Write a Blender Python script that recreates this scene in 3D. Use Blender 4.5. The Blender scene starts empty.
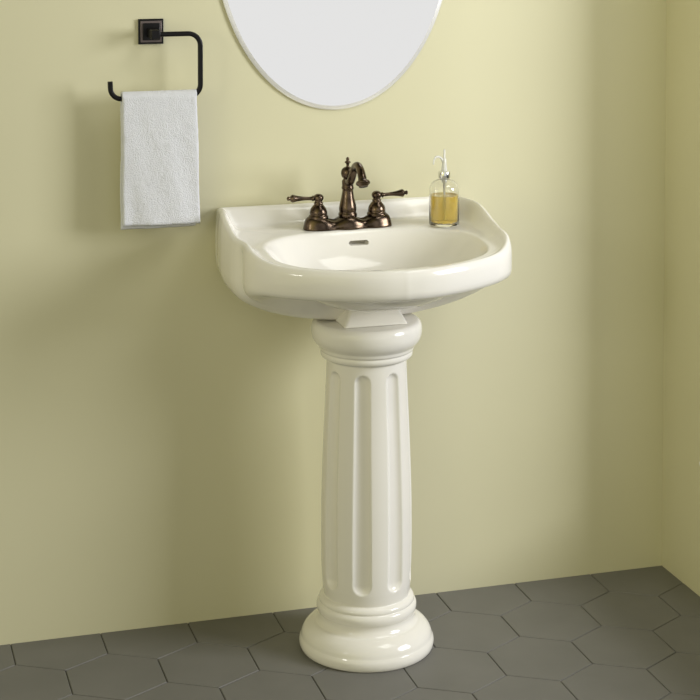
import bpy, bmesh, math, random
from mathutils import Vector, Matrix, noise
random.seed(4)
SC = bpy.context.scene
COL = SC.collection
R = math.radians

# ---------------------------------------------------------------- camera
YAW, PITCH = R(16.4308), R(2.5724)
cd = bpy.data.cameras.new('camera')
cd.sensor_width = 36.0
cd.lens = 1762.19 / 700 * 36.0
cd.shift_x = (350 - 348.51) / 700
cd.shift_y = (-39.09 - 350) / 700
cd.clip_start = 0.05
cam = bpy.data.objects.new('camera', cd)
COL.objects.link(cam)
cam.location = (-1.73667, -3.45649, 1.5)
cam.rotation_euler = (R(90) - PITCH, 0, -YAW)
SC.camera = cam

# ---------------------------------------------------------------- world, lights, exposure
SC.view_settings.view_transform = 'Standard'
SC.view_settings.look = 'None'
SC.view_settings.gamma = 1.0
SC.view_settings.exposure = 0.0
SC.view_settings.use_curve_mapping = False

# surroundings: soft broad glows (direction, width exponent, colour) and one pale bright far side behind the camera
GLOWS = [
    ((-0.7, -0.7, 0.1), 4, (1.28, 1.22, 0.55)),     # daylit green room to the front left
    ((-1, 0, 0.1), 4, (0.34, 0.32, 0.46)),
]
BRIGHT = (0.80, 0.797, 0.785)
LIGHTS = [
    ('window_light', (1.6, -1.75, 1.6), (-0.75, -0.1, 0.8), 1.1, 1.2, 81, (0.96, 0.97, 1.0)),
    ('overhead_fill', (0.2, -1.2, 2.8), (-0.75, -0.1, 0.8), 0.9, 0.9, 13, (1, 1, 0.97)),  # added fill from above, fitted to surface brightness, not a known lamp
    ('far_window_light', (-3.1, -1.9, 1.45), (-0.3, -0.3, 0.8), 0.36, 0.22, 4.5, (1, 0.97, 0.92)),
]
w = bpy.data.worlds.new('studio')
SC.world = w
w.use_nodes = True
nt = w.node_tree
nt.nodes.clear()
tc = nt.nodes.new('ShaderNodeTexCoord')


def nmath(op, a, b=None):
    n = nt.nodes.new('ShaderNodeMath')
    n.operation = op
    for i, v in enumerate((a, b)):
        if v is None:
            continue
        if isinstance(v, (int, float)):
            n.inputs[i].default_value = v
        else:
            nt.links.new(v, n.inputs[i])
    return n.outputs[0]


def toward(d):
    n = nt.nodes.new('ShaderNodeVectorMath')
    n.operation = 'DOT_PRODUCT'
    nt.links.new(tc.outputs['Generated'], n.inputs[0])
    n.inputs[1].default_value = Vector(d).normalized()
    return nmath('MAXIMUM', n.outputs['Value'], 0.0)


total = None
for d, e, c in GLOWS:
    n = nt.nodes.new('ShaderNodeVectorMath')
    n.operation = 'SCALE'
    n.inputs[0].default_value = c
    nt.links.new(nmath('POWER', toward(d), e), n.inputs['Scale'])
    if total is not None:
        m = nt.nodes.new('ShaderNodeVectorMath')
        m.operation = 'ADD'
        nt.links.new(total, m.inputs[0])
        nt.links.new(n.outputs[0], m.inputs[1])
        total = m.outputs[0]
    else:
        total = n.outputs[0]
mf = nt.nodes.new('ShaderNodeMapRange')
mf.interpolation_type = 'SMOOTHSTEP'
mf.inputs['From Min'].default_value = 0.87
mf.inputs['From Max'].default_value = 0.92
nt.links.new(toward((0, -1, 0)), mf.inputs['Value'])
mc = nt.nodes.new('ShaderNodeMix')
mc.data_type = 'RGBA'
mc.inputs['B'].default_value = (*BRIGHT, 1)
nt.links.new(mf.outputs['Result'], mc.inputs['Factor'])
nt.links.new(total, mc.inputs['A'])
bg = nt.nodes.new('ShaderNodeBackground')
wo = nt.nodes.new('ShaderNodeOutputWorld')
nt.links.new(mc.outputs['Result'], bg.inputs['Color'])
nt.links.new(bg.outputs[0], wo.inputs[0])


def area(name, loc, target, sx, sy, power, color=(1, 1, 1)):
    l = bpy.data.lights.new(name, 'AREA')
    l.shape = 'RECTANGLE'
    l.size, l.size_y = sx, sy
    l.energy = power
    l.color = color
    o = bpy.data.objects.new(name, l)
    COL.objects.link(o)
    o.location = loc
    d = Vector(target) - Vector(loc)
    o.rotation_euler = d.to_track_quat('-Z', 'Y').to_euler()
    return o


for args in LIGHTS:
    area(*args)


# ---------------------------------------------------------------- materials
def principled(name, color, rough=0.5, metal=0.0, **kw):
    m = bpy.data.materials.new(name)
    m.use_nodes = True
    b = m.node_tree.nodes['Principled BSDF']
    b.inputs['Base Color'].default_value = (*color, 1)
    b.inputs['Roughness'].default_value = rough
    b.inputs['Metallic'].default_value = metal
    for k, v in kw.items():
        b.inputs[k].default_value = v
    return m


def noise_mix(m, scale, c1, c2, lo=0.35, hi=0.65, detail=3, inp='Base Color'):
    t = m.node_tree
    b = t.nodes['Principled BSDF']
    co = t.nodes.new('ShaderNodeTexCoord')
    n = t.nodes.new('ShaderNodeTexNoise')
    n.inputs['Scale'].default_value = scale
    n.inputs['Detail'].default_value = detail
    cr = t.nodes.new('ShaderNodeValToRGB')
    cr.color_ramp.elements[0].position = lo
    cr.color_ramp.elements[1].position = hi
    cr.color_ramp.elements[0].color = (*c1, 1)
    cr.color_ramp.elements[1].color = (*c2, 1)
    t.links.new(co.outputs['Object'], n.inputs['Vector'])
    t.links.new(n.outputs['Fac'], cr.inputs['Fac'])
    t.links.new(cr.outputs['Color'], b.inputs[inp])
    return n


def bump(m, scale, strength, dist, detail=2):
    t = m.node_tree
    b = t.nodes['Principled BSDF']
    co = t.nodes.new('ShaderNodeTexCoord')
    n = t.nodes.new('ShaderNodeTexNoise')
    n.inputs['Scale'].default_value = scale
    n.inputs['Detail'].default_value = detail
    bp = t.nodes.new('ShaderNodeBump')
    bp.inputs['Strength'].default_value = strength
    bp.inputs['Distance'].default_value = dist
    t.links.new(co.outputs['Object'], n.inputs['Vector'])
    t.links.new(n.outputs['Fac'], bp.inputs['Height'])
    t.links.new(bp.outputs['Normal'], b.inputs['Normal'])


M_WALL = principled('sage_wall_paint', (0.63, 0.60, 0.41), 0.6)
noise_mix(M_WALL, 1.7, (0.625, 0.596, 0.405), (0.64, 0.61, 0.415))
bump(M_WALL, 320, 0.05, 0.0006)
M_TILE = principled('slate_grey_tile', (0.16, 0.155, 0.14), 0.55)
noise_mix(M_TILE, 9, (0.150, 0.146, 0.132), (0.168, 0.163, 0.148), 0.3, 0.7, 6)
bump(M_TILE, 45, 0.10, 0.001, 5)
M_GROUT = principled('grey_grout', (0.085, 0.082, 0.072), 0.85)
bump(M_GROUT, 300, 0.3, 0.0006)
M_CER = principled('biscuit_vitreous_china', (0.82, 0.795, 0.735), 0.08)
M_CER.node_tree.nodes['Principled BSDF'].inputs['Coat Weight'].default_value = 0.0
M_CER.node_tree.nodes['Principled BSDF'].inputs['Specular IOR Level'].default_value = 0.42
M_BRZ = principled('oil_rubbed_bronze', (0.10, 0.07, 0.045), 0.24, 1.0)
noise_mix(M_BRZ, 60, (0.062, 0.044, 0.031), (0.17, 0.122, 0.084), 0.35, 0.75, 4)
M_BLK = principled('black_powder_metal', (0.0035, 0.003, 0.0025), 0.3, 0.0)
M_BLK.node_tree.nodes['Principled BSDF'].inputs['Specular IOR Level'].default_value = 0.25
M_WORN = principled('worn_bronze_edge', (0.16, 0.13, 0.12), 0.4, 0.7)
M_TWL = principled('white_terry', (0.76, 0.77, 0.82), 0.95)
M_TWL.node_tree.nodes['Principled BSDF'].inputs['Sheen Weight'].default_value = 0.3
bump(M_TWL, 520, 0.9, 0.003, 2)
M_MIR = principled('silvered_mirror', (0.97, 0.97, 0.975), 0.02, 1.0)
M_MEDGE = principled('bevelled_mirror_edge', (0.90, 0.89, 0.86), 0.22, 0.4)
M_GLS = principled('clear_glass', (1, 1, 1), 0.0, 0.0, IOR=1.45)
M_GLS.node_tree.nodes['Principled BSDF'].inputs['Transmission Weight'].default_value = 1
M_LIQ = principled('amber_liquid_soap', (1.0, 0.77, 0.18), 0.05, 0.0, IOR=1.33)
M_LIQ.node_tree.nodes['Principled BSDF'].inputs['Transmission Weight'].default_value = 0.72
M_PLS = principled('clear_white_plastic', (0.90, 0.90, 0.88), 0.12, 0.0, IOR=1.4)
M_PLS.node_tree.nodes['Principled BSDF'].inputs['Transmission Weight'].default_value = 0.45
M_CHR = principled('brushed_steel', (0.75, 0.75, 0.73), 0.2, 1.0)
M_WHT = principled('white_rubber', (0.82, 0.82, 0.80), 0.4)
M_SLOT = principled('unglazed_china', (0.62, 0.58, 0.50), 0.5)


# ---------------------------------------------------------------- mesh helpers
def mesh_obj(name, verts, faces, mat, parent=None, smooth=True, angle=None):
    me = bpy.data.meshes.new(name)
    me.from_pydata([tuple(v) for v in verts], [], faces)
    me.validate()
    bm = bmesh.new()
    bm.from_mesh(me)
    bmesh.ops.recalc_face_normals(bm, faces=bm.faces)
    bm.to_mesh(me)
    bm.free()
    o = bpy.data.objects.new(name, me)
    COL.objects.link(o)
    for m in (mat if isinstance(mat, list) else [mat]):
        me.materials.append(m)
    if smooth:
        me.shade_smooth()
        if angle:
            me.set_sharp_from_angle(angle=R(angle))
    if parent:
        o.parent = parent
        o.matrix_parent_inverse = Matrix.Translation(parent.location).inverted()
    return o


def join_geo(*geos):
    V, F = [], []
    for v, f in geos:
        k = len(V)
        V += [tuple(q) for q in v]
        F += [[i + k for i in q] for q in f]
    return V, F


def lathe(profile, center=(0, 0, 0), n=48, axis=None, rfun=None):
    """profile: (radius, height) pairs; axis: direction, default +z"""
    V, F = [], []
    ax = Vector(axis).normalized() if axis else Vector((0, 0, 1))
    q = Vector((0, 0, 1)).rotation_difference(ax)
    c = Vector(center)
    for r, h in profile:
        for k in range(n):
            a = 2 * math.pi * k / n
            rr = rfun(r, h, a) if rfun else r
            V.append(c + q @ Vector((rr * math.cos(a), rr * math.sin(a), h)))
    m = len(profile)
    for i in range(m - 1):
        for k in range(n):
            k2 = (k + 1) % n
            F.append([i * n + k, i * n + k2, (i + 1) * n + k2, (i + 1) * n + k])
    F.append([k for k in range(n)][::-1])
    F.append([(m - 1) * n + k for k in range(n)])
    return V, F


def catmull(pts, per=10):
    P = [Vector(p) for p in pts]
    P = [P[0] * 2 - P[1]] + P + [P[-1] * 2 - P[-2]]
    out = []
    for i in range(1, len(P) - 2):
        for k in range(per):
            t = k / per
            a, b, c, d = P[i - 1:i + 3]
            out.append(0.5 * ((2 * b) + (c - a) * t + (2 * a - 5 * b + 4 * c - d) * t * t + (3 * b - a - 3 * c + d) * t ** 3))
    out.append(P[-2])
    return out


def tube(path, radii, n=20, square=0.0, up=None):
    """sweep a round (or rounded square) section along path, capped"""
    P = [Vector(p) for p in path]
    V, F = [], []
    T = [(P[min(i + 1, len(P) - 1)] - P[max(i - 1, 0)]).normalized() for i in range(len(P))]
    u = Vector(up) if up else Vector((0, 1, 0))
    for i, p in enumerate(P):
        t = T[i]
        s = (u - t * u.dot(t)).normalized()
        b = t.cross(s)
        r = radii[i] if hasattr(radii, '__len__') else radii
        for k in range(n):
            a = 2 * math.pi * k / n
            ca, sa = math.cos(a), math.sin(a)
            if square:
                e = 1 - square
                ca = math.copysign(abs(ca) ** e, ca)
                sa = math.copysign(abs(sa) ** e, sa)
            V.append(p + s * (r * ca) + b * (r * sa))
    for i in range(len(P) - 1):
        for k in range(n):
            k2 = (k + 1) % n
            F.append([i * n + k, i * n + k2, (i + 1) * n + k2, (i + 1) * n + k])
    F.append(list(range(n))[::-1])
    F.append([(len(P) - 1) * n + k for k in range(n)])
    return V, F


def box(x0, x1, y0, y1, z0, z1):
    V = [(x, y, z) for z in (z0, z1) for y in (y0, y1) for x in (x0, x1)]
    F = [[0, 2, 3, 1], [4, 5, 7, 6], [0, 1, 5, 4], [2, 6, 7, 3], [0, 4, 6, 2], [1, 3, 7, 5]]
    return V, F


def bevel(o, width, seg=3):
    md = o.modifiers.new('bevel', 'BEVEL')
    md.width = width
    md.segments = seg
    md.limit_method = 'ANGLE'
    return o


def empty(name, loc):
    o = bpy.data.objects.new(name, None)
    COL.objects.link(o)
    o.location = loc
    o.empty_display_size = 0.05
    return o


def tag(o, label=None, cat=None, kind=None):
    if label:
        o['label'] = label
    if cat:
        o['category'] = cat
    if kind:
        o['kind'] = kind
    return o


def interp(tab, x):
    if x <= tab[0][0]:
        return tab[0][1]
    for (a, p), (b, q) in zip(tab, tab[1:]):
        if x <= b:
            t = (x - a) / (b - a)
            return p + (q - p) * t
    return tab[-1][1]


def sstep(a, b, x):
    t = min(1, max(0, (x - a) / (b - a)))
    return t * t * (3 - 2 * t)


# ---------------------------------------------------------------- room shell
RW_END, SILL = -0.25, 0.26          # a wide window opens in the right-hand wall past RW_END, above SILL
o = mesh_obj('wall_back', *box(-3.8, 0.12, 0.0, 0.12, -0.02, 2.7), M_WALL, smooth=False)
tag(o, 'pale sage green painted wall behind the pedestal sink', kind='structure')
o = mesh_obj('wall_right', *join_geo(box(0.0, 0.12, RW_END, 0.0, -0.02, 2.7), box(0.0, 0.12, -3.3, RW_END, -0.02, SILL)), M_WALL, smooth=False)
tag(o, 'pale sage green side wall meeting the back wall at the right', kind='structure')

# hexagonal tiles: edge length and phase as laid
EDGE, CX0, CY0 = 0.10235, -0.43621, -0.35212
GAP = 0.0009
V, F = [], []
mats = []
ft2f = EDGE * math.sqrt(3)


def clip_poly(poly, xmax, ymax):
    for axis, lim in ((0, xmax), (1, ymax)):
        out = []
        for i in range(len(poly)):
            a, b = poly[i], poly[(i + 1) % len(poly)]
            ia, ib = a[axis] <= lim, b[axis] <= lim
            if ia:
                out.append(a)
            if ia != ib:
                t = (lim - a[axis]) / (b[axis] - a[axis])
                out.append((a[0] + (b[0] - a[0]) * t, a[1] + (b[1] - a[1]) * t))
        poly = out
        if not poly:
            return []
    return poly


for row in range(-24, 4):
    for c in range(-20, 10):
        cx = CX0 + ft2f * (c + 0.5 * (row % 2))
        cy = CY0 + 1.5 * EDGE * row
        if cx > 0.8 or cx < -3.9 or cy > 0.15:
            continue
        def ring(d):
            e = (EDGE - d * 2 / math.sqrt(3))
            return clip_poly([(cx + e * math.sin(R(60 * k)), cy + e * math.cos(R(60 * k))) for k in range(6)], 0.9, -0.0002)
        tilt = (random.uniform(-1, 1) * 0.0012, random.uniform(-1, 1) * 0.0012)
        lift = random.uniform(-0.0002, 0.0002)
        rings = []
        for d, z in ((GAP, -0.006), (GAP, -0.0013), (GAP + 0.0004, -0.0005), (GAP + 0.0013, 0.0)):
            poly = ring(d)
            if len(poly) < 3:
                rings = []
                break
            rings.append([(x, y, z + lift + (x - cx) * tilt[0] + (y - cy) * tilt[1]) for x, y in poly])
        if not rings or len({len(r) for r in rings}) != 1:
            continue
        n = len(rings[0])
        k0 = len(V)
        for r in rings:
            V += r
        for i in range(len(rings) - 1):
            for k in range(n):
                k2 = (k + 1) % n
                F.append([k0 + i * n + k, k0 + i * n + k2, k0 + (i + 1) * n + k2, k0 + (i + 1) * n + k])
                mats.append(0)
        F.append([k0 + (len(rings) - 1) * n + k for k in range(n)])
        mats.append(0)
k0 = len(V)
gv, gf = box(-3.9, 0.9, -4.0, -0.0001, -0.02, -0.0022)
V += gv
F += [[i + k0 for i in f] for f in gf]
mats += [1] * len(gf)
fl = mesh_obj('floor', V, F, [M_TILE, M_GROUT], smooth=False)
for p, mi in zip(fl.data.polygons, mats):
    p.material_index = mi
tag(fl, 'dark grey large hexagonal tile floor with thin joints', kind='structure')

# ---------------------------------------------------------------- pedestal
AX = (-0.739, -0.198)
PED = [(0.1275, 0.0), (0.1305, 0.003), (0.1322, 0.009), (0.1325, 0.015), (0.1312, 0.020), (0.1292, 0.0235),
       (0.1282, 0.0255), (0.1278, 0.029), (0.1258, 0.034), (0.122, 0.040), (0.1165, 0.0455), (0.1105, 0.0495),
       (0.1070, 0.0515), (0.1040, 0.0527), (0.1015, 0.0530), (0.1000, 0.0538), (0.0978, 0.0560), (0.0950, 0.0595), (0.0935, 0.0640),
       (0.0932, 0.0685), (0.0940, 0.0720), (0.0950, 0.0735), (0.0962, 0.0750), (0.0974, 0.0775), (0.0982, 0.0810), (0.0983, 0.0850), (0.0976, 0.0885),
       (0.0962, 0.0912), (0.0944, 0.0930), (0.0932, 0.0938), (0.0930, 0.0946), (0.0934, 0.0958), (0.0935, 0.0980), (0.0928, 0.1005), (0.0912, 0.1030),
       (0.0888, 0.1050), (0.0862, 0.1062), (0.0846, 0.1070), (0.0842, 0.1080)]
shaft = [(0.108, 0.0842), (0.115, 0.0853), (0.13, 0.0872), (0.15, 0.0884), (0.18, 0.0893), (0.22, 0.0897),
         (0.289, 0.0893), (0.34, 0.0880), (0.388, 0.0863), (0.44, 0.0842), (0.487, 0.0820), (0.53, 0.0800),
         (0.562, 0.0786), (0.572, 0.0784)]
zs = [0.1090 + (0.5715 - 0.1090) * i / 230 for i in range(231)]
PED += [(interp(shaft, z), z) for z in zs]
PED += [(0.0790, 0.5730), (0.0812, 0.5742), (0.0850, 0.5755), (0.0884, 0.5775), (0.0900, 0.5805), (0.0904, 0.5840), (0.0898, 0.5870),
        (0.0893, 0.5885), (0.0900, 0.5897), (0.0922, 0.5910), (0.0932, 0.5935), (0.0934, 0.5965), (0.0945, 0.5985), (0.0968, 0.6010),
        (0.1002, 0.6045), (0.1036, 0.6090), (0.1062, 0.6145), (0.1078, 0.6205), (0.1084, 0.6270), (0.1082, 0.6330),
        (0.1074, 0.6380), (0.1056, 0.6425), (0.1028, 0.6455), (0.0995, 0.6470), (0.0960, 0.6475), (0.0700, 0.6475), (0.02, 0.6475)]
FZ0, FZ1 = 0.132, 0.556     # flute ends
FD = 0.0085


def flute(r, h, a):
    if h < FZ0 - 0.01 or h > FZ1 + 0.01:
        return r
    hw = 0.0150 + 0.0035 * (1 - (h - FZ0) / (FZ1 - FZ0))
    # nearest flute axis: 22.5 + 45 k degrees from the front (-y)
    k = (math.degrees(a) + 90 - 22.5) / 45
    da = (k - round(k)) * 45
    arc = R(da) * r
    zc = min(max(h, FZ0 + hw), FZ1 - hw)
    d = math.hypot(arc, h - zc)
    if d >= hw:
        return r
    return r - FD * (1 - (d / hw) ** 2.6) ** 0.8


v, f = lathe(PED, (AX[0], AX[1], 0.0), 336, rfun=flute)
ped = mesh_obj('sink_pedestal', v, f, M_CER, angle=60)
tag(ped, 'glossy off-white china pedestal column with rounded flutes, standing on the tiles', 'pedestal')

# ---------------------------------------------------------------- basin
SX = AX[0]
CEN = Vector((0, -0.25))
half = [(0.0, 0.0), (0.06, 0.0), (0.12, 0.0), (0.18, 0.0), (0.230, 0.0), (0.2505, -0.0004), (0.2575, -0.0028), (0.2602, -0.0085), (0.2615, -0.025),
        (0.2638, -0.045), (0.2678, -0.07), (0.2705, -0.095), (0.2730, -0.12), (0.2738, -0.15), (0.2735, -0.18),
        (0.2725, -0.203), (0.2702, -0.220), (0.2672, -0.236), (0.2650, -0.249), (0.2642, -0.262), (0.2643, -0.275), (0.2638, -0.289), (0.2605, -0.305),
        (0.2530, -0.322), (0.2380, -0.343), (0.2170, -0.364), (0.1900, -0.385), (0.1580, -0.405), (0.1200, -0.424),
        (0.0800, -0.440), (0.0400, -0.450), (0.0, -0.454)]
fine = catmull([(a, b, 0) for a, b in half], 8)
fine = [Vector((p.x, min(p.y, 0.0))) for p in fine]
fine[0].x = 0
fine[-1].x = 0
loop = fine + [Vector((-p.x, p.y)) for p in fine[-2:0:-1]]
NL = len(loop)
crest_tab = [(-0.454, 0.795), (-0.40, 0.7955), (-0.365, 0.797), (-0.345, 0.801), (-0.325, 0.807), (-0.305, 0.8145),
             (-0.285, 0.8200), (-0.265, 0.8225), (-0.24, 0.8235), (-0.205, 0.8245), (-0.18, 0.829), (-0.15, 0.8375),
             (-0.125, 0.8435), (-0.105, 0.8470), (-0.08, 0.8480), (-0.04, 0.8475), (0.0, 0.8455)]


def crest(y):
    return sum(interp(crest_tab, y + dd) for dd in (-0.012, -0.006, 0, 0.006, 0.012)) / 5


def deck(y):
    return 0.7925 + (0.8055 - 0.7925) * sstep(-0.42, -0.20, y)


def bowl_pt(d):
    """point of the bowl opening in direction d from its centre"""
    c = Vector((0, -0.262))
    n, ax_, ay_ = 2.45, 0.209, 0.150
    d = d.normalized()
    t = (abs(d.x / ax_) ** n + abs(d.y / ay_) ** n) ** (-1 / n)
    return c + d * t


rows = []
UC = Vector((0, -0.20))


def groove(p):
    """shallow vertical groove where the side meets the bowed front"""
    return 0.0065 * math.exp(-((p.y + 0.246) / 0.012) ** 2)




def frontness(p):
    a = math.degrees(math.atan2(abs(p.x), -(p.y + 0.2)))
    return 1 - sstep(58, 92, a)


# underside rings, from the foot outward
und = [(0.14, 0.6500, 0.672), (0.20, 0.6500, 0.676), (0.26, 0.6505, 0.684), (0.32, 0.6520, 0.692), (0.42, 0.6555, 0.703), (0.52, 0.6600, 0.714), (0.62, 0.6660, 0.723), (0.72, 0.6740, 0.730),
       (0.80, 0.6825, 0.7330), (0.86, 0.6905, 0.7345), (0.91, 0.6990, 0.7355), (0.945, 0.7070, 0.7370), (0.97, 0.7160, 0.7395),
       (0.985, 0.7250, 0.7430), (0.995, 0.7350, 0.7480), (1.0, 0.7460, 0.7550)]
for s, z1, z2 in und:
    row = []
    for p in loop:
        fr = frontness(p)
        q = UC + (p - UC) * s
        # rear edge hangs straight down the wall a bit further
        q.y = min(q.y, 0)
        q.x -= math.copysign(groove(p) * sstep(0.75, 0.97, s), q.x) if abs(q.x) > 0.01 else 0
        row.append((q.x, q.y, z1 + (z2 - z1) * fr))
    rows.append(row)
# fascia up to the crest
for t, ins in ((0.25, 0.0), (0.5, 0.0), (0.72, 0.0007), (0.86, 0.002), (0.94, 0.0038)):
    row = []
    for p in loop:
        fr = frontness(p)
        zb = 0.746 + 0.010 * fr
        zt = crest(p.y) - 0.003
        d = (bowl_pt(p - Vector((0, -0.262))) - p).normalized()
        q = p + d * (ins if p.y < -0.002 else 0)
        if abs(q.x) > 0.01:
            q.x -= math.copysign(groove(p) * (1 - sstep(0.6, 1.0, t)), q.x)
        row.append((q.x, min(q.y, 0), zb + (zt - zb) * t))
    rows.append(row)


def inner(p, dist_back, dist_side, dist_front):
    o_ = bowl_pt(p - Vector((0, -0.262)))
    L = (o_ - p).length
    back = sstep(-0.11, -0.01, p.y)
    fr = sstep(-0.27, -0.37, p.y)
    dd = dist_side + (dist_back - dist_side) * back
    dd = dd + (dist_front - dd) * fr
    # corners: the radial direction is slanted, lengthen a bit
    dirv = (o_ - p).normalized()
    return p + dirv * min(dd * (1 + 0.30 * back * min(1, abs(p.x) / 0.25)), L * 0.93), L


for db, ds, df, dz, blend in ((0.004, 0.005, 0.0050, -0.0026, 0), (0.007, 0.0075, 0.0070, -0.0006, 0), (0.010, 0.0100, 0.0090, 0.0, 0),
                              (0.013, 0.0125, 0.0115, -0.0006, 0), (0.0170, 0.0150, 0.0140, -0.0020, 0.05), (0.0210, 0.0180, 0.0165, -0.003, 0.20),
                              (0.0260, 0.0210, 0.0185, -0.003, 0.43), (0.0300, 0.0250, 0.0205, -0.002, 0.66), (0.0345, 0.0300, 0.0225, -0.001, 0.86),
                              (0.0395, 0.0350, 0.0245, 0, 0.965), (0.0450, 0.0400, 0.0260, 0, 1.0)):
    row = []
    for p in loop:
        q, L = inner(p, db, ds, df)
        zc = crest(p.y) + dz
        zd = deck(q.y)
        row.append((q.x, min(q.y, 0), zc * (1 - blend) + zd * blend))
    rows.append(row)
# deck to bowl
for s, dz in ((1.10, 0.0), (1.05, -0.0002), (1.025, -0.0012), (1.008, -0.0040), (0.988, -0.0090), (0.965, -0.0165), (0.935, -0.0260), (0.90, -0.0365),
              (0.86, -0.0475), (0.81, -0.0595), (0.74, -0.0720), (0.65, -0.0840), (0.53, -0.0940), (0.40, -0.1005), (0.26, -0.1045), (0.12, -0.1065)):
    row = []
    for j, p in enumerate(loop):
        c = Vector((0, -0.262))
        b = bowl_pt(p - c)
        q = c + (b - c) * s
        if s > 1.0:
            prev = Vector(rows[-1][j][:2])
            if (q - c).length > (prev - c).length - 0.002:
                q = c + (prev - c) * (1 - 0.3 * (1.12 - s))
                m = c + (b - c) * 1.004
                q = prev + (m - prev) * 0.4
        row.append((q.x, q.y, deck(b.y) + dz))
    rows.append(row)
V = [(x + SX, y - 0.0006, z) for row in rows for x, y, z in row]
F = []
for i in range(len(rows) - 1):
    for k in range(NL):
        k2 = (k + 1) % NL
        F.append([i * NL + k, i * NL + k2, (i + 1) * NL + k2, (i + 1) * NL + k])
F.append(list(range(NL)))
F.append([(len(rows) - 1) * NL + k for k in range(NL)])
sink = empty('pedestal_sink_basin', (SX, 0, 0.648))
tag(sink, 'glossy off-white china basin with raised curved backsplash, resting on the fluted pedestal against the wall', 'sink')
basin = mesh_obj('basin', V, F, M_CER, sink)


def slot_prism(y0, y1, cx, cz, hw, hh, n=10, tilt=0.0):
    pts = [(cx + (hw - hh) + hh * math.cos(R(-90 + 180 * k / n)), cz + hh * math.sin(R(-90 + 180 * k / n))) for k in range(n + 1)]
    pts += [(cx - (hw - hh) + hh * math.cos(R(90 + 180 * k / n)), cz + hh * math.sin(R(90 + 180 * k / n))) for k in range(n + 1)]
    m = len(pts)
    V = [(x, y0, z) for x, z in pts] + [(x, y1, z) for x, z in pts]
    F = [list(range(m)), list(range(m, 2 * m))] + [[k, (k + 1) % m, m + (k + 1) % m, m + k] for k in range(m)]
    return V, F


SLOT = (-0.7315, 0.7812)
cut = mesh_obj('slot_cutter', *slot_prism(-0.15, -0.095, SLOT[0], SLOT[1], 0.0205, 0.0045), M_CER)
md = basin.modifiers.new('overflow', 'BOOLEAN')
md.operation = 'DIFFERENCE'
md.solver = 'EXACT'
md.object = cut
dg = bpy.context.evaluated_depsgraph_get()
nm = bpy.data.meshes.new_from_object(basin.evaluated_get(dg))
basin.modifiers.clear()
basin.data = nm
bpy.data.objects.remove(cut)
nm.set_sharp_from_angle(angle=R(50))
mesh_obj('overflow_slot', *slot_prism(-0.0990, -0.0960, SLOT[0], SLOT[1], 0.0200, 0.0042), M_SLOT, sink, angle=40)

# flared neck joining basin and pedestal
nv = []
for z, hw, yf, yb in ((0.6478, 0.066, -0.266, -0.13), (0.6530, 0.062, -0.262, -0.13), (0.71, 0.032, -0.236, -0.14)):
    nv += [(SX - hw, yf, z), (SX + hw, yf, z), (SX + hw, yb, z), (SX - hw, yb, z)]
nf = [[0, 3, 2, 1], [8, 9, 10, 11]]
for i in range(2):
    for k in range(4):
        nf.append([i * 4 + k, i * 4 + (k + 1) % 4, (i + 1) * 4 + (k + 1) % 4, (i + 1) * 4 + k])
nk = mesh_obj('neck', nv, nf, M_CER, sink, angle=30)
bevel(nk, 0.006, 4)

from mathutils.bvhtree import BVHTree
bt = BVHTree.FromPolygons([v.co for v in nm.vertices], [p.vertices for p in nm.polygons])


def seat(x, y, r):
    """height of the basin deck under a footprint (the mesh is local to the basin empty or to the world)"""
    zz = []
    for k in range(8):
        hit = bt.ray_cast(Vector((x + r[0] * math.cos(R(45 * k)), y + r[1] * math.sin(R(45 * k)), 1.2)), Vector((0, 0, -1)))
        zz.append(hit[0].z)
    return max(zz)


# ---------------------------------------------------------------- faucet
FX, FY = -0.7435, -0.083
FZ = seat(FX, FY, (0.085, 0.026)) + 0.0001
fa = empty('centerset_faucet', (FX, FY, FZ))
tag(fa, 'dark oil-rubbed bronze two-handle faucet standing on the back deck of the basin', 'faucet')
# base: escutcheon with raised ends, dipping between the posts
N = 96
rings = []
for s, h in ((1.0, 0.0), (1.0, 0.003), (0.985, 0.0045), (0.96, 0.009), (0.91, 0.015), (0.83, 0.0205), (0.70, 0.0245), (0.5, 0.0265), (0.25, 0.027), (0.06, 0.027)):
    row = []
    for k in range(N):
        a = 2 * math.pi * k / N
        ca, sa = math.cos(a), math.sin(a)
        e = 2.0 / 2.9
        x = math.copysign(abs(ca) ** e, ca) * (0.0915 - (1 - s) * 0.030)
        y = math.copysign(abs(sa) ** e, sa) * 0.0275 * s
        if s < 0.6:
            x = math.copysign(abs(ca) ** e, ca) * (0.0915 - 0.4 * 0.03) * (s / 0.6) ** 0.35
        # waist between the posts
        wst = math.exp(-((abs(x) - 0.031) / 0.017) ** 2)
        y *= 1 - 0.20 * wst
        row.append((FX + x, FY + y, FZ + h * (1 - 0.42 * wst) if h > 0.004 else FZ + h))
    rings.append(row)
V = [p for r_ in rings for p in r_]
F = []
for i in range(len(rings) - 1):
    for k in range(N):
        F.append([i * N + k, i * N + (k + 1) % N, (i + 1) * N + (k + 1) % N, (i + 1) * N + k])
F.append(list(range(N)))
F.append([(len(rings) - 1) * N + k for k in range(N)])
mesh_obj('base_plate', V, F, M_BRZ, fa)
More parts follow.
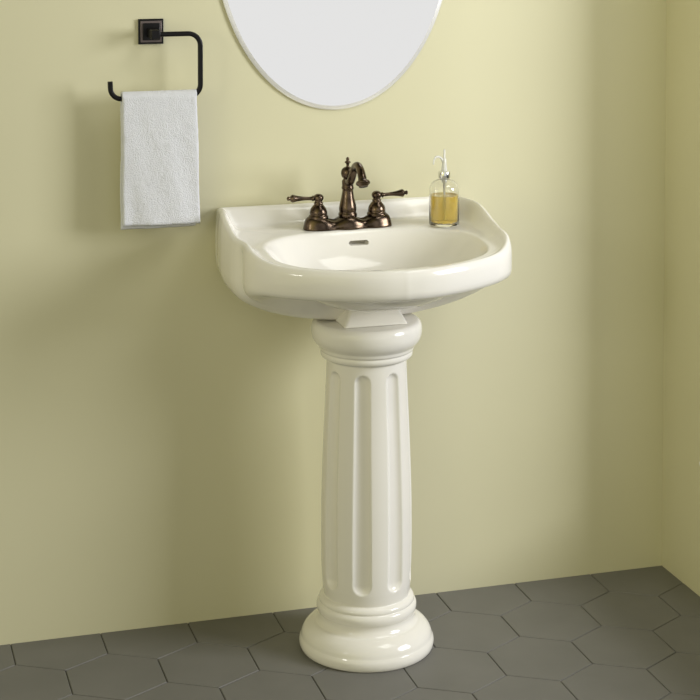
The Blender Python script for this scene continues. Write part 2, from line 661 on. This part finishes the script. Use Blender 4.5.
# spout column
mesh_obj('spout_column', *lathe([(r, h if h < 0.03 else 0.03 + (h - 0.03) * 0.905) for r, h in [(0.0170, 0.020), (0.0185, 0.024), (0.0190, 0.027), (0.0178, 0.030), (0.0165, 0.0315), (0.0172, 0.034), (0.0178, 0.039), (0.0172, 0.045), (0.0155, 0.053),
                                 (0.0135, 0.062), (0.0118, 0.072), (0.0110, 0.079), (0.0108, 0.082), (0.0122, 0.0835), (0.0126, 0.086), (0.0122, 0.0875),
                                 (0.0114, 0.089), (0.0116, 0.092), (0.0118, 0.099), (0.0115, 0.102), (0.0098, 0.104), (0.0085, 0.1055), (0.0092, 0.107), (0.0118, 0.110),
                                 (0.0132, 0.114), (0.0137, 0.1185), (0.0132, 0.123), (0.0115, 0.1275), (0.0085, 0.1305), (0.0055, 0.132), (0.0035, 0.133)]],
                                (FX, FY, FZ), 40), M_BRZ, fa)
mesh_obj('finial', *lathe([(r, h - 0.0105) for r, h in [(0.0040, 0.131), (0.0032, 0.134), (0.0028, 0.137), (0.0035, 0.1395), (0.0058, 0.1415), (0.0064, 0.1430), (0.0045, 0.1445),
                           (0.0028, 0.1460), (0.0034, 0.1480), (0.0036, 0.1495), (0.0022, 0.1520), (0.0006, 0.1530)]], (FX, FY, FZ), 24), M_BRZ, fa)
pth = catmull([(FX, FY - 0.006, FZ + 0.094), (FX, FY - 0.020, FZ + 0.097), (FX, FY - 0.034, FZ + 0.111), (FX, FY - 0.050, FZ + 0.1285), (FX, FY - 0.068, FZ + 0.1355),
               (FX, FY - 0.086, FZ + 0.131), (FX, FY - 0.098, FZ + 0.120), (FX, FY - 0.104, FZ + 0.110)], 8)
n_ = len(pth)
mesh_obj('spout', *tube(pth, [0.0088 - 0.0012 * math.sin(math.pi * i / n_) for i in range(n_)], 24, up=(1, 0, 0)), M_BRZ, fa)
e_ = pth[-1]
dr = (pth[-1] - pth[-3]).normalized()
mesh_obj('aerator', *lathe([(0.0085, -0.004), (0.0092, -0.002), (0.0125, 0.000), (0.0142, 0.0025), (0.0138, 0.005), (0.0112, 0.0070), (0.0095, 0.0085), (0.0092, 0.0105), (0.006, 0.011)],
                           e_, 32, axis=dr), M_BRZ, fa)
for sgn in (-1, 1):
    hx = FX + sgn * 0.0610
    mesh_obj('valve_hub', *lathe([(r, h if h < 0.03 else 0.03 + (h - 0.03) * 0.86) for r, h in [(0.0175, 0.018), (0.0195, 0.022), (0.0200, 0.0255), (0.0186, 0.028), (0.0170, 0.0290), (0.0178, 0.031), (0.0176, 0.036), (0.0160, 0.042), (0.0130, 0.0475),
                                        (0.0098, 0.0515), (0.0082, 0.0535), (0.0092, 0.055), (0.0096, 0.0565), (0.0080, 0.0585), (0.0072, 0.0605), (0.0088, 0.0625),
                                        (0.0102, 0.0660), (0.0104, 0.0690), (0.0096, 0.0725), (0.0072, 0.0755), (0.0038, 0.0772), (0.0008, 0.0776)]],
                                       (hx, FY, FZ), 36), M_BRZ, fa)
    a0 = Vector((hx, FY, FZ + 0.0618))
    mesh_obj('lever', *lathe([(0.0042, 0.006), (0.0044, 0.010), (0.0056, 0.011), (0.0056, 0.0125), (0.0040, 0.0135), (0.0036, 0.017), (0.0036, 0.026), (0.0044, 0.036), (0.0058, 0.045), (0.0070, 0.0500),
                              (0.0078, 0.0530), (0.0076, 0.0550), (0.0056, 0.0575), (0.0036, 0.0590), (0.0030, 0.0600), (0.0042, 0.0615), (0.0044, 0.0632), (0.0030, 0.0650), (0.0008, 0.0660)],
                             a0, 28, axis=(sgn * 1.0, -0.03, 0.045)), M_BRZ, fa)

# ---------------------------------------------------------------- soap dispenser
BX, BY = -0.5505, -0.1180
BZ = seat(BX, BY, (0.028, 0.028)) + 0.0001
sd = empty('soap_dispenser', (BX, BY, BZ))
tag(sd, 'clear glass pump bottle partly filled with amber soap on the right of the basin deck', 'soap dispenser')
outer = [(0.004, 0.0), (0.0275, 0.0), (0.0295, 0.0010), (0.0304, 0.0030), (0.0305, 0.006), (0.0305, 0.070), (0.0303, 0.076), (0.0292, 0.0805), (0.0265, 0.0850),
         (0.0220, 0.0888), (0.0170, 0.0915), (0.0125, 0.0935), (0.0105, 0.0955), (0.0100, 0.098), (0.0100, 0.102)]
innr = [(0.0085, 0.102), (0.0085, 0.0965), (0.0100, 0.0935), (0.0160, 0.0900), (0.0210, 0.0870), (0.0250, 0.0832), (0.0275, 0.0785), (0.0284, 0.074),
        (0.0285, 0.070), (0.0285, 0.0100), (0.0278, 0.0078), (0.0255, 0.0066), (0.004, 0.0064)]
mesh_obj('bottle', *lathe(outer + innr, (BX, BY, BZ), 56), M_GLS, sd)
mesh_obj('liquid_soap', *lathe([(0.004, 0.0067), (0.0250, 0.0069), (0.0274, 0.0082), (0.0282, 0.0105), (0.0283, 0.0610), (0.0280, 0.0622), (0.0268, 0.0618), (0.010, 0.0615)],
                               (BX, BY, BZ), 56), M_LIQ, sd, angle=50)
mesh_obj('collar', *lathe([(0.0088, 0.0965), (0.0118, 0.0968), (0.0122, 0.0980), (0.0122, 0.1075), (0.0116, 0.1095), (0.0090, 0.1105), (0.006, 0.1108)],
                          (BX, BY, BZ), 36), M_CHR, sd, angle=40)
mesh_obj('dip_tube', *lathe([(0.0022, 0.012), (0.0024, 0.014), (0.0024, 0.085), (0.0055, 0.0865), (0.0060, 0.096), (0.0045, 0.098)], (BX, BY, BZ), 20), M_PLS, sd)
mesh_obj('pump_head', *lathe([(0.0062, 0.1105), (0.0060, 0.114), (0.0052, 0.120), (0.0046, 0.127), (0.0044, 0.134), (0.0034, 0.136), (0.0024, 0.138), (0.0023, 0.1530), (0.0016, 0.1545), (0.0004, 0.155)],
                             (BX, BY, BZ), 28), M_PLS, sd)
sp = catmull([(BX - 0.002, BY, BZ + 0.128), (BX - 0.006, BY - 0.001, BZ + 0.1355), (BX - 0.012, BY - 0.002, BZ + 0.140), (BX - 0.019, BY - 0.003, BZ + 0.140),
              (BX - 0.0235, BY - 0.004, BZ + 0.134), (BX - 0.0250, BY - 0.005, BZ + 0.1255)], 8)
mesh_obj('pump_spout', *tube(sp, [0.0026 - 0.0009 * i / len(sp) for i in range(len(sp))], 16, up=(0, 1, 0)), M_PLS, sd)

# ---------------------------------------------------------------- towel ring
PY = -0.055
tr = empty('towel_ring', (-1.126, 0, 1.203))
tag(tr, 'black open-ended towel holder with square wall plate, fixed to the wall left of the mirror', 'towel ring')


def sq(cx, cz, s0, y0, y1):
    return box(cx - s0, cx + s0, y1, y0, cz - s0, cz + s0)


PXc, PZc = -1.1272, 1.2035
bevel(mesh_obj('wall_plate', *sq(PXc, PZc, 0.0250, -0.0005, -0.0060), M_BLK, tr, angle=30), 0.0008, 2)
bevel(mesh_obj('plate_step', *sq(PXc, PZc, 0.0212, -0.0060, -0.0080), M_WORN, tr, angle=30), 0.0006, 2)
bevel(mesh_obj('plate_cap', *sq(PXc, PZc, 0.0170, -0.0080, -0.0115), M_BLK, tr, angle=30), 0.0010, 2)
bevel(mesh_obj('post', *sq(PXc, PZc - 0.0018, 0.0088, -0.0115, PY - 0.0075), M_BLK, tr, angle=30), 0.0012, 2)


def arc(cx, cz, r, a0, a1, n=10):
    return [(cx + r * math.cos(R(a0 + (a1 - a0) * i / n)), PY, cz + r * math.sin(R(a0 + (a1 - a0) * i / n))) for i in range(n + 1)]


XR, XL, ZT, ZB = -1.0380, -1.2160, 1.2018, 1.0775
rb = 0.024
path = [(PXc, PY, ZT), (PXc + 0.03, PY, ZT)] + arc(XR - rb, ZT - rb, rb, 90, 0) + arc(XR - rb, ZB + rb, rb, 0, -90)
path += arc(XL + rb * 0.9, ZB + rb * 0.9, rb * 0.9, -90, -180) + [(XL - 0.0005, PY, 1.1120)]
mesh_obj('ring_bar', *tube(path, 0.0049, 24, square=0.45, up=(0, 1, 0)), M_BLK, tr, angle=60)

# ---------------------------------------------------------------- towel
TX0, TX1 = -1.1945, -1.0470
ZTOP = ZB + 0.0058 + 0.0075
prof = []        # closed section in (y, z): out and over the bar, then back along the inside
TH = 0.0075
rin = 0.0064


def section(zf, zb_):
    pts = []
    yo = PY
    for i in range(60):
        t = i / 59
        pts.append((yo - rin - TH, zf + (ZB - zf) * t))
    for i in range(1, 14):
        a = math.pi - math.pi * i / 13
        pts.append((yo + (rin + TH) * math.cos(a), ZB + (rin + TH) * math.sin(a)))
    for i in range(1, 60):
        t = i / 59
        pts.append((yo + rin + TH, ZB + (zb_ - ZB) * t))
    pts.append((yo + rin + TH * 0.5, zb_ - TH * 0.45))
    for i in range(60):
        t = i / 59
        pts.append((yo + rin, zb_ + (ZB - zb_) * t))
    for i in range(1, 14):
        a = math.pi * i / 13
        pts.append((yo + rin * math.cos(a), ZB + rin * math.sin(a)))
    for i in range(1, 60):
        t = i / 59
        pts.append((yo - rin, ZB + (zf - ZB) * t))
    pts.append((yo - rin - TH * 0.5, zf - TH * 0.45))
    return pts


V, F = [], []
NXT = 64
for i in range(NXT + 1):
    t = i / NXT
    edge = min(t, 1 - t) * (TX1 - TX0)
    sec = section(0.8325 - 0.0025 * t, 0.8215)
    for (y, z) in sec:
        hang = max(0, (ZB - z)) / 0.25
        x = TX0 + (TX1 - TX0) * t
        x += hang * (0.0055 * t - 0.0005 if y < PY else 0.002 * t - 0.0015) + 0.0006 * math.sin(z * 40)
        # soften the side edges
        k = max(0, 1 - edge / 0.005)
        ym = PY + (rin + TH * 0.5) * (1 if y > PY else -1)
        if z <= ZB:
            y = ym + (y - ym) * math.sqrt(max(0.02, 1 - k * k * 0.9))
        front = -1 if y < PY else 1
        if z < ZB:
            y += 0.0022 * math.sin(t * 7.0 + 1.0) * hang + 0.0012 * math.sin(t * 15 + z * 22) * hang
            y -= 0.003 * hang * (1 if front < 0 else -0.3)
        nz = noise.noise(Vector((x * 260, y * 260, z * 260))) * 0.0009 + noise.noise(Vector((x * 60, y * 60, z * 60))) * 0.0008
        if front < 0:
            V.append((x + nz * 0.6, y + nz, z + nz * 0.6))
        else:
            V.append((x + nz * 0.6, min(y - abs(nz), -0.012), z))
m = len(section(0.83, 0.84))
for i in range(NXT):
    for k in range(m):
        F.append([i * m + k, i * m + (k + 1) % m, (i + 1) * m + (k + 1) % m, (i + 1) * m + k])
# ends: strip between outer and inner runs
for base in (0, NXT * m):
    for k in range(m // 2 - 1):
        F.append([base + k, base + k + 1, base + m - 2 - (k + 1), base + m - 2 - k])
    F.append([base, base + m - 1, base + m - 2])
tw = mesh_obj('hand_towel', V, F, M_TWL)
tag(tw, 'white terry hand towel folded over the black towel holder', 'towel')

# ---------------------------------------------------------------- mirror
MX, MZ, MA, MB = -0.7472, 1.4080, 0.2545, 0.3740
mi = empty('oval_mirror', (MX, 0, MZ - MB))
tag(mi, 'frameless oval wall mirror above the basin, cut off by the top of the picture', 'mirror')


def oval(levels, n=160):
    V, F = [], []
    for ins, y in levels:
        for k in range(n):
            a = 2 * math.pi * k / n
            V.append((MX + (MA - ins) * math.cos(a), y, MZ + (MB - ins) * math.sin(a)))
    for i in range(len(levels) - 1):
        for k in range(n):
            F.append([i * n + k, i * n + (k + 1) % n, (i + 1) * n + (k + 1) % n, (i + 1) * n + k])
    F.append(list(range(n)))
    F.append([(len(levels) - 1) * n + k for k in range(n)])
    return V, F


mesh_obj('backing', *oval([(0.012, -0.0004), (0.012, -0.0020)]), M_MEDGE, mi, angle=30)
mesh_obj('glass_edge', *oval([(0.0008, -0.0020), (0.0, -0.0026), (0.0, -0.0050), (0.0080, -0.0078)]), M_MEDGE, mi, angle=30)
mesh_obj('mirror_glass', *oval([(0.0082, -0.0078), (0.0084, -0.0081)]), M_MIR, mi, angle=30)

# ---------------------------------------------------------------- door stop on the right wall
ds = empty('door_stop', (0, -0.199, 0.291))
tag(ds, 'small white door stop on the right side wall, cut by the picture edge', 'door stop')
mesh_obj('mounting_rose', *lathe([(0.010, 0.0005), (0.010, 0.003), (0.007, 0.005), (0.004, 0.006)], (0, -0.199, 0.291), 24, axis=(-1, 0, 0)), M_WHT, ds)
mesh_obj('bumper', *lathe([(0.0062, 0.0048), (0.0064, 0.0060), (0.0070, 0.0075), (0.0072, 0.0105), (0.0064, 0.0128), (0.0040, 0.0140), (0.001, 0.0143)],
                          (0, -0.199, 0.291), 24, axis=(-1, 0, 0)), M_WHT, ds)
